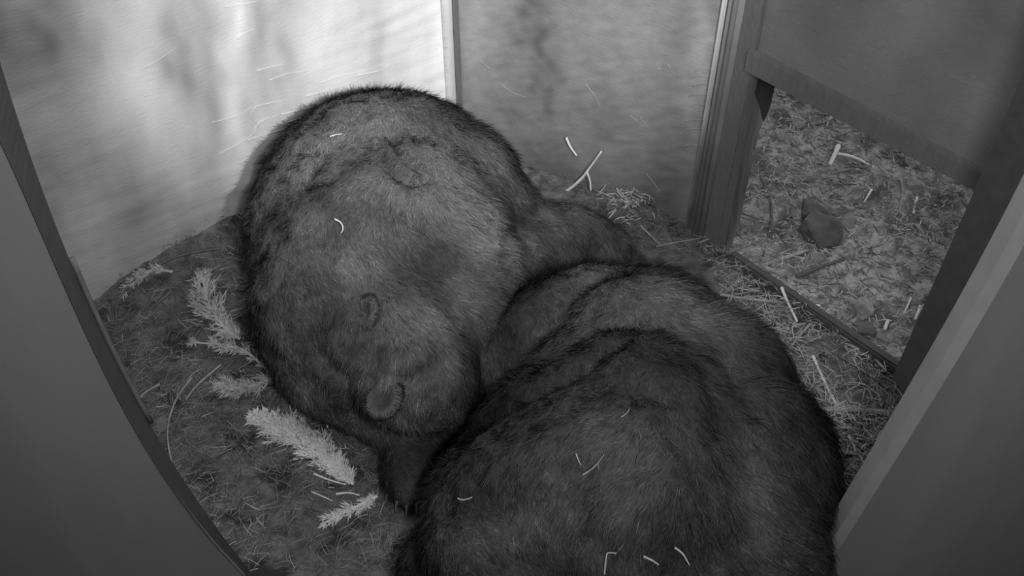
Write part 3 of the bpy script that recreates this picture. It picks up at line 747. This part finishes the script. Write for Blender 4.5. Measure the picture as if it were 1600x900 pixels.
# litter of chips and straw that cannot be counted
def litter(name, n, region, hfun, lmin, lmax, w, m, label, cat='litter', lift=0.006, flat=0.25, top=True):
    b = []; 
    while len(b) < n:
        x, y = region()
        b.append((x, y, hfun(x, y)+random.uniform(0, lift)))
    b = np.array(b); a = rng.uniform(0, 2*np.pi, n)
    d0 = np.stack([np.cos(a), np.sin(a), rng.uniform(-0.05, flat, n)], 1); a2 = a+rng.normal(scale=0.5, size=n)
    d1 = np.stack([np.cos(a2), np.sin(a2), rng.uniform(-flat, 0.05, n)], 1)
    o = fan_strands(name, b, d0, d1, rng.uniform(lmin, lmax, n)*rng.uniform(0.5, 1, n), rng.uniform(0.5, 1.2, n)*w, m, seg=3)
    if top: tag(o, label, cat, kind='stuff')
    return o
def reg_poly(pix, inside_only=None):
    def f():
        while True:
            i, j, k = random.sample(range(len(pix)), 3) if len(pix) > 3 else (0, 1, 2)
            r1 = math.sqrt(random.random()); r2 = random.random()
            px = pix[i][0]*(1-r1)+pix[j][0]*r1*(1-r2)+pix[k][0]*r1*r2; py = pix[i][1]*(1-r1)+pix[j][1]*r1*(1-r2)+pix[k][1]*r1*r2
            q = P(px, py, 0.02)
            if inside_only is None or inside_only(q.x, q.y): return q.x, q.y
    return f
door_poly = [(1130, 90), (1560, 90), (1560, 400), (1400, 640), (1110, 480), (1110, 250)]
litter('wood_litter', 5200, reg_poly(door_poly, outside), out_h, .02, .07, .0018, M_strawlit, 'pale chips and straw scattered over the dirt outside', lift=.02)
litter('dark_litter', 3400, reg_poly(door_poly, outside), out_h, .02, .10, .0034, M_straw_d, 'dark bark shreds scattered over the dirt outside', lift=.012)
door_in = [(1090, 400), (1160, 400), (1400, 600), (1400, 760), (1320, 830), (1290, 700)]
litter('doorway_straw', 2600, reg_poly(door_in, inside), in_h, .03, .10, .0020, M_straw, 'dull straw bedding between the near bear and the doorway', 'straw', .03)
litter('doorway_pale_straw', 420, reg_poly(door_in, inside), in_h, .03, .09, .0016, M_strawlit, 'paler straw bits between the near bear and the doorway', 'straw', .04)
left_in = [(160, 480), (340, 270), (430, 420), (600, 700), (640, 900), (330, 900), (210, 620)]
litter('bedding_straw', 5200, reg_poly(left_in, inside), in_h, .03, .10, .0017, M_straw_d, 'dark straw bedding covering the floor on the left', 'straw', .03)
litter('bedding_grey_straw', 900, reg_poly(left_in, inside), in_h, .03, .10, .0014, M_straw, 'grey straw strands over the bedding on the left', 'straw', .035)
far_in = [(860, 210), (1080, 340), (1150, 430), (1000, 400), (860, 330)]
litter('corner_straw', 800, reg_poly(far_in, inside), in_h, .03, .09, .0016, M_straw_d, 'dark straw along the foot of the far right wall', 'straw', .05)

# pale straw tuft by the wall
def tuft(name, pix_c, rx, ry, n, lmin, lmax, w, m, label, cat, zspread, ang=None, spread=1.0, surf=None):
    b = []; 
    for _ in range(n):
        px = random.gauss(pix_c[0], rx); py = random.gauss(pix_c[1], ry); p = P(px, py, 0.04)
        b.append((p.x, p.y, in_h(p.x, p.y)+random.uniform(0, zspread)))
    b = np.array(b); a = rng.normal(ang, spread, n) if ang is not None else rng.uniform(0, 2*np.pi, n)
    d0 = np.stack([np.cos(a), np.sin(a), rng.uniform(-.1, .5, n)], 1); a2 = a+rng.normal(scale=.6, size=n); d1 = np.stack([np.cos(a2), np.sin(a2), rng.uniform(-.5, .1, n)], 1)
    o = fan_strands(name, b, d0, d1, rng.uniform(lmin, lmax, n), rng.uniform(.6, 1.2, n)*w, m, seg=3)
    return tag(o, label, cat, kind='stuff')
tuft('straw_tuft', (985, 318), 20, 20, 300, .03, .08, .0024, M_strawlit, 'pale tangled straw tuft against the wall left of the metal post', 'straw', .06)
tuft('straw_wisps', (1030, 305), 22, 12, 60, .05, .12, .0016, M_strawlit, 'thin pale straw wisps arching beside the tangled tuft', 'straw', .09)

# boughs with pale dry foliage on the left
def bough(stem_pix, spread_px, n, m, label, lift=0.03, nl=.03, w=.0022, group='dry boughs in the bedding', cat='bough'):
    pts = catmull([G(px, py, lift) for px, py in stem_pix], 8)
    base = pts[0].copy(); root = empty('dry_bough', base)
    bm = bmesh.new(); tube(bm, [p-base for p in pts[::2]], .006, .003, 6, 3)
    from_bm('stem', bm, m, root, True)
    m_ = len(pts); B = []; D0_ = []; D1_ = []; 
    # side sprays
    bm = bmesh.new()
    for _ in range(int(n/14)):
        i = random.randrange(1, m_-1); t = i/(m_-1); p = pts[i]; ax = (pts[i+1]-pts[i-1]).normalized()
        sd = ax.cross(Vector((0, 0, 1))).normalized()*random.choice((-1, 1))
        ll = sc_px(*stem_pix[0], spread_px)*(0.25+math.sin(math.pi*min(t*1.05, 1))**0.8)*random.uniform(.5, 1.1)
        dr_ = (ax*random.uniform(.6, 1.4)+sd*random.uniform(.3, 1)+Vector((0, 0, random.uniform(-.1, .15)))).normalized()
        q = [p-base, p+dr_*ll*.5-base, p+(dr_*.9+ax*.3).normalized()*ll-base]
        tube(bm, q, .0028, .0014, 4, 2)
        for k in range(14):
            tt = random.random(); s = p+dr_*ll*tt
            B.append(s-base); v = (dr_+Vector((random.gauss(0, .7), random.gauss(0, .7), random.gauss(0.1, .35)))).normalized(); D0_.append(v); D1_.append((v+dr_*.6).normalized())
    from_bm('side_sprays', bm, m, root, True)['kind'] = 'stuff'
    B = np.array(B); nn = len(B)
    o = fan_strands('needles', B, np.array(D0_), np.array(D1_), rng.uniform(.4, 1.1, nn)*nl, rng.uniform(.7, 1.2, nn)*w, m, root)
    o['kind'] = 'stuff'
    return tag(root, label, cat, group)
bough([(552, 757), (520, 722), (480, 690), (440, 668), (395, 650)], 40, 4200, M_needle, 'bright feathery dry bough pointing up left beside the ear', nl=.026)
bough([(590, 775), (550, 795), (505, 818)], 14, 500, M_needle, 'short pale bough pointing down left below the bright feathery one', nl=.03)
bough([(430, 590), (400, 600), (372, 606), (345, 600)], 26, 700, M_needle_d, 'dull ragged bough above the bright feathery one', nl=.035)
bough([(375, 530), (345, 505), (325, 470), (315, 430)], 34, 1300, M_needle_d, 'pale grey lacy bough beside the far bear left flank', nl=.035, lift=.04)
bough([(425, 585), (385, 550), (350, 540), (300, 535)], 16, 500, M_needle_d, 'thin straggly bough under the lacy one', nl=.03, lift=.04)
bough([(270, 425), (240, 422), (215, 435), (190, 460)], 14, 420, M_needle_d, 'curved pale bough at the foot of the left wall', nl=.03, lift=.03)

GI = None
for pix, r0, r1, m, lab in [
 ([(345, 388), (280, 400), (220, 430), (185, 470), (182, 500)], .007, .004, M_twig_d, 'long curved dark root arching along the left wall foot'),
 ([(300, 590), (275, 625), (262, 670), (268, 720), (285, 755)], .005, .003, M_twig, 'long curved twig bowing through the bedding at lower left'),
 ([(250, 600), (225, 615), (205, 640)], .006, .005, M_twig, 'short twig beside the foot of the dark left post'),
 ([(345, 570), (310, 600), (290, 625)], .006, .005, M_twig, 'twig slanting down left beneath the lacy bough'),
 ([(268, 455), (245, 475), (222, 492)], .006, .005, M_twig_d, 'dark stick in the bedding under the long curved root'),
 ([(490, 740), (515, 750), (540, 757)], .005, .003, M_needle, 'thin pale stalk just under the bright feathery bough'),
 ([(486, 768), (505, 776), (520, 783)], .003, .002, M_needle, 'fine pale stalk between the two pale boughs'),
 ([(525, 772), (545, 770), (562, 774)], .005, .003, M_needle, 'small pale sprig tip right beside the short pale bough'),
 ([(600, 725), (606, 732), (613, 741)], .005, .003, M_needle_d, 'small grey chip in the dark gap between the bears'),
]: twig(pix, r0*.8, r1*.8, m, lab, lift=.03)

# bits lying on the bears
def wisp(pix, r, m, label, bv_, forks=()):
    return twig(pix, r, r*.5, m, label, 'straw', None, .026, forks, 'straw_wisp', bv_)
wisp([(525, 348), (534, 354), (537, 362), (532, 373)], .0032, M_needle, 'bright curled straw bit on the far bear flank', bvA)
wisp([(518, 222), (527, 219), (536, 218)], .0024, M_needle, 'short pale straw near the top of the far bear back', bvA)
wisp([(905, 712), (908, 718), (911, 724)], .0020, M_straw, 'tiny straw in the middle of the near bear back', bvB)
wisp([(913, 740), (930, 727), (942, 714)], .0024, M_straw, 'forked straw in the middle of the near bear back', bvB, [[(934, 724), (937, 733)]])
wisp([(726, 783), (734, 788), (745, 786)], .0028, M_straw, 'straw bit at the left edge of the near bear', bvB)
wisp([(945, 895), (947, 872), (956, 860), (968, 862)], .0024, M_straw, 'hooked straw at the bottom of the near bear back', bvB)
wisp([(1005, 866), (1016, 873), (1026, 880)], .0032, M_straw, 'straw shred right of the hooked straw', bvB)
wisp([(1048, 856), (1060, 865), (1068, 880)], .0032, M_straw, 'rightmost straw shred at the bottom of the near bear back', bvB)
wisp([(972, 664), (980, 655), (984, 650)], .0018, M_straw, 'faint thin straw above the forked straw', bvB)

# thin stem standing behind the far bear, pale chips at the wall
W_ = 'wall'
twig([(790, 237, .10, W_), (798, 262, .14, W_), (822, 300, .22, W_), (838, 325, .28, W_)], .0028, .0022, M_strawlit, 'thin forked dry stem leaning over the far bear near the wall', forks=[[(838, 325, .28, W_), (820, 316, .27, W_), (803, 309, .26, W_)], [(838, 325, .28, W_), (843, 318, .27, W_), (850, 316, .26, W_)]], lift=0)
twig([(874, 293, .05, W_), (893, 289, .05, W_), (915, 272, .04, W_), (928, 255, .03, W_), (944, 232, .02, W_)], .0085, .0040, M_twig_p, 'pale curved wood splinter with a fork against the right wall', forks=[[(925, 260, .04, W_), (930, 275, .04, W_), (933, 287, .05, W_)]], lift=0)
twig([(888, 212, .015, W_), (894, 226, .015, W_), (904, 240, .015, W_)], .0060, .0035, M_twig_p, 'small pale splinter above the curved forked splinter', lift=0)
twig([(1000, 352, .10), (1030, 382, .05), (1047, 407, .03)], .004, .003, M_straw, 'grey straight straw below the tangled tuft', lift=.02)
twig([(1090, 380), (1110, 372), (1132, 358), (1138, 350)], .004, .003, M_twig, 'thin twig leaning on the foot of the metal post', lift=.05)
twig([(1025, 385), (1060, 378), (1095, 372)], .003, .002, M_twig, 'fine stem trailing from the metal post to the straw', lift=.06)

# torn curtain at the doorway's far side
cu = empty('door_curtain', DP(0.05, 0)); tag(cu, 'torn hanging rubber curtain at the far side of the doorway', 'curtain')
def sheet(name, pix, off, m, th=.008):
    pts = [PW(px, py, D0+nd*off, D1+nd*off)-cu.location for px, py in pix]
    bm = bmesh.new(); prism(bm, pts, nd*th)
    bmesh.ops.triangulate(bm, faces=[f for f in bm.faces if len(f.verts) > 4])
    bmesh.ops.subdivide_edges(bm, edges=bm.edges[:], cuts=2, use_grid_fill=True)
    for v in bm.verts: v.co += nd*0.012*math.sin(v.co.z*9)
    return from_bm(name, bm, m, cu)
sheet('torn_flap', [(1170, 118), (1208, 122), (1197, 150), (1199, 172), (1192, 190), (1186, 170), (1180, 145), (1172, 132)], .03, M_dark)
sheet('lower_flap', [(1172, 135), (1180, 145), (1186, 172), (1191, 192), (1184, 212), (1176, 224), (1180, 240), (1172, 262), (1162, 290), (1158, 320), (1150, 350), (1128, 425), (1120, 425), (1150, 240)], .06, M_panel)
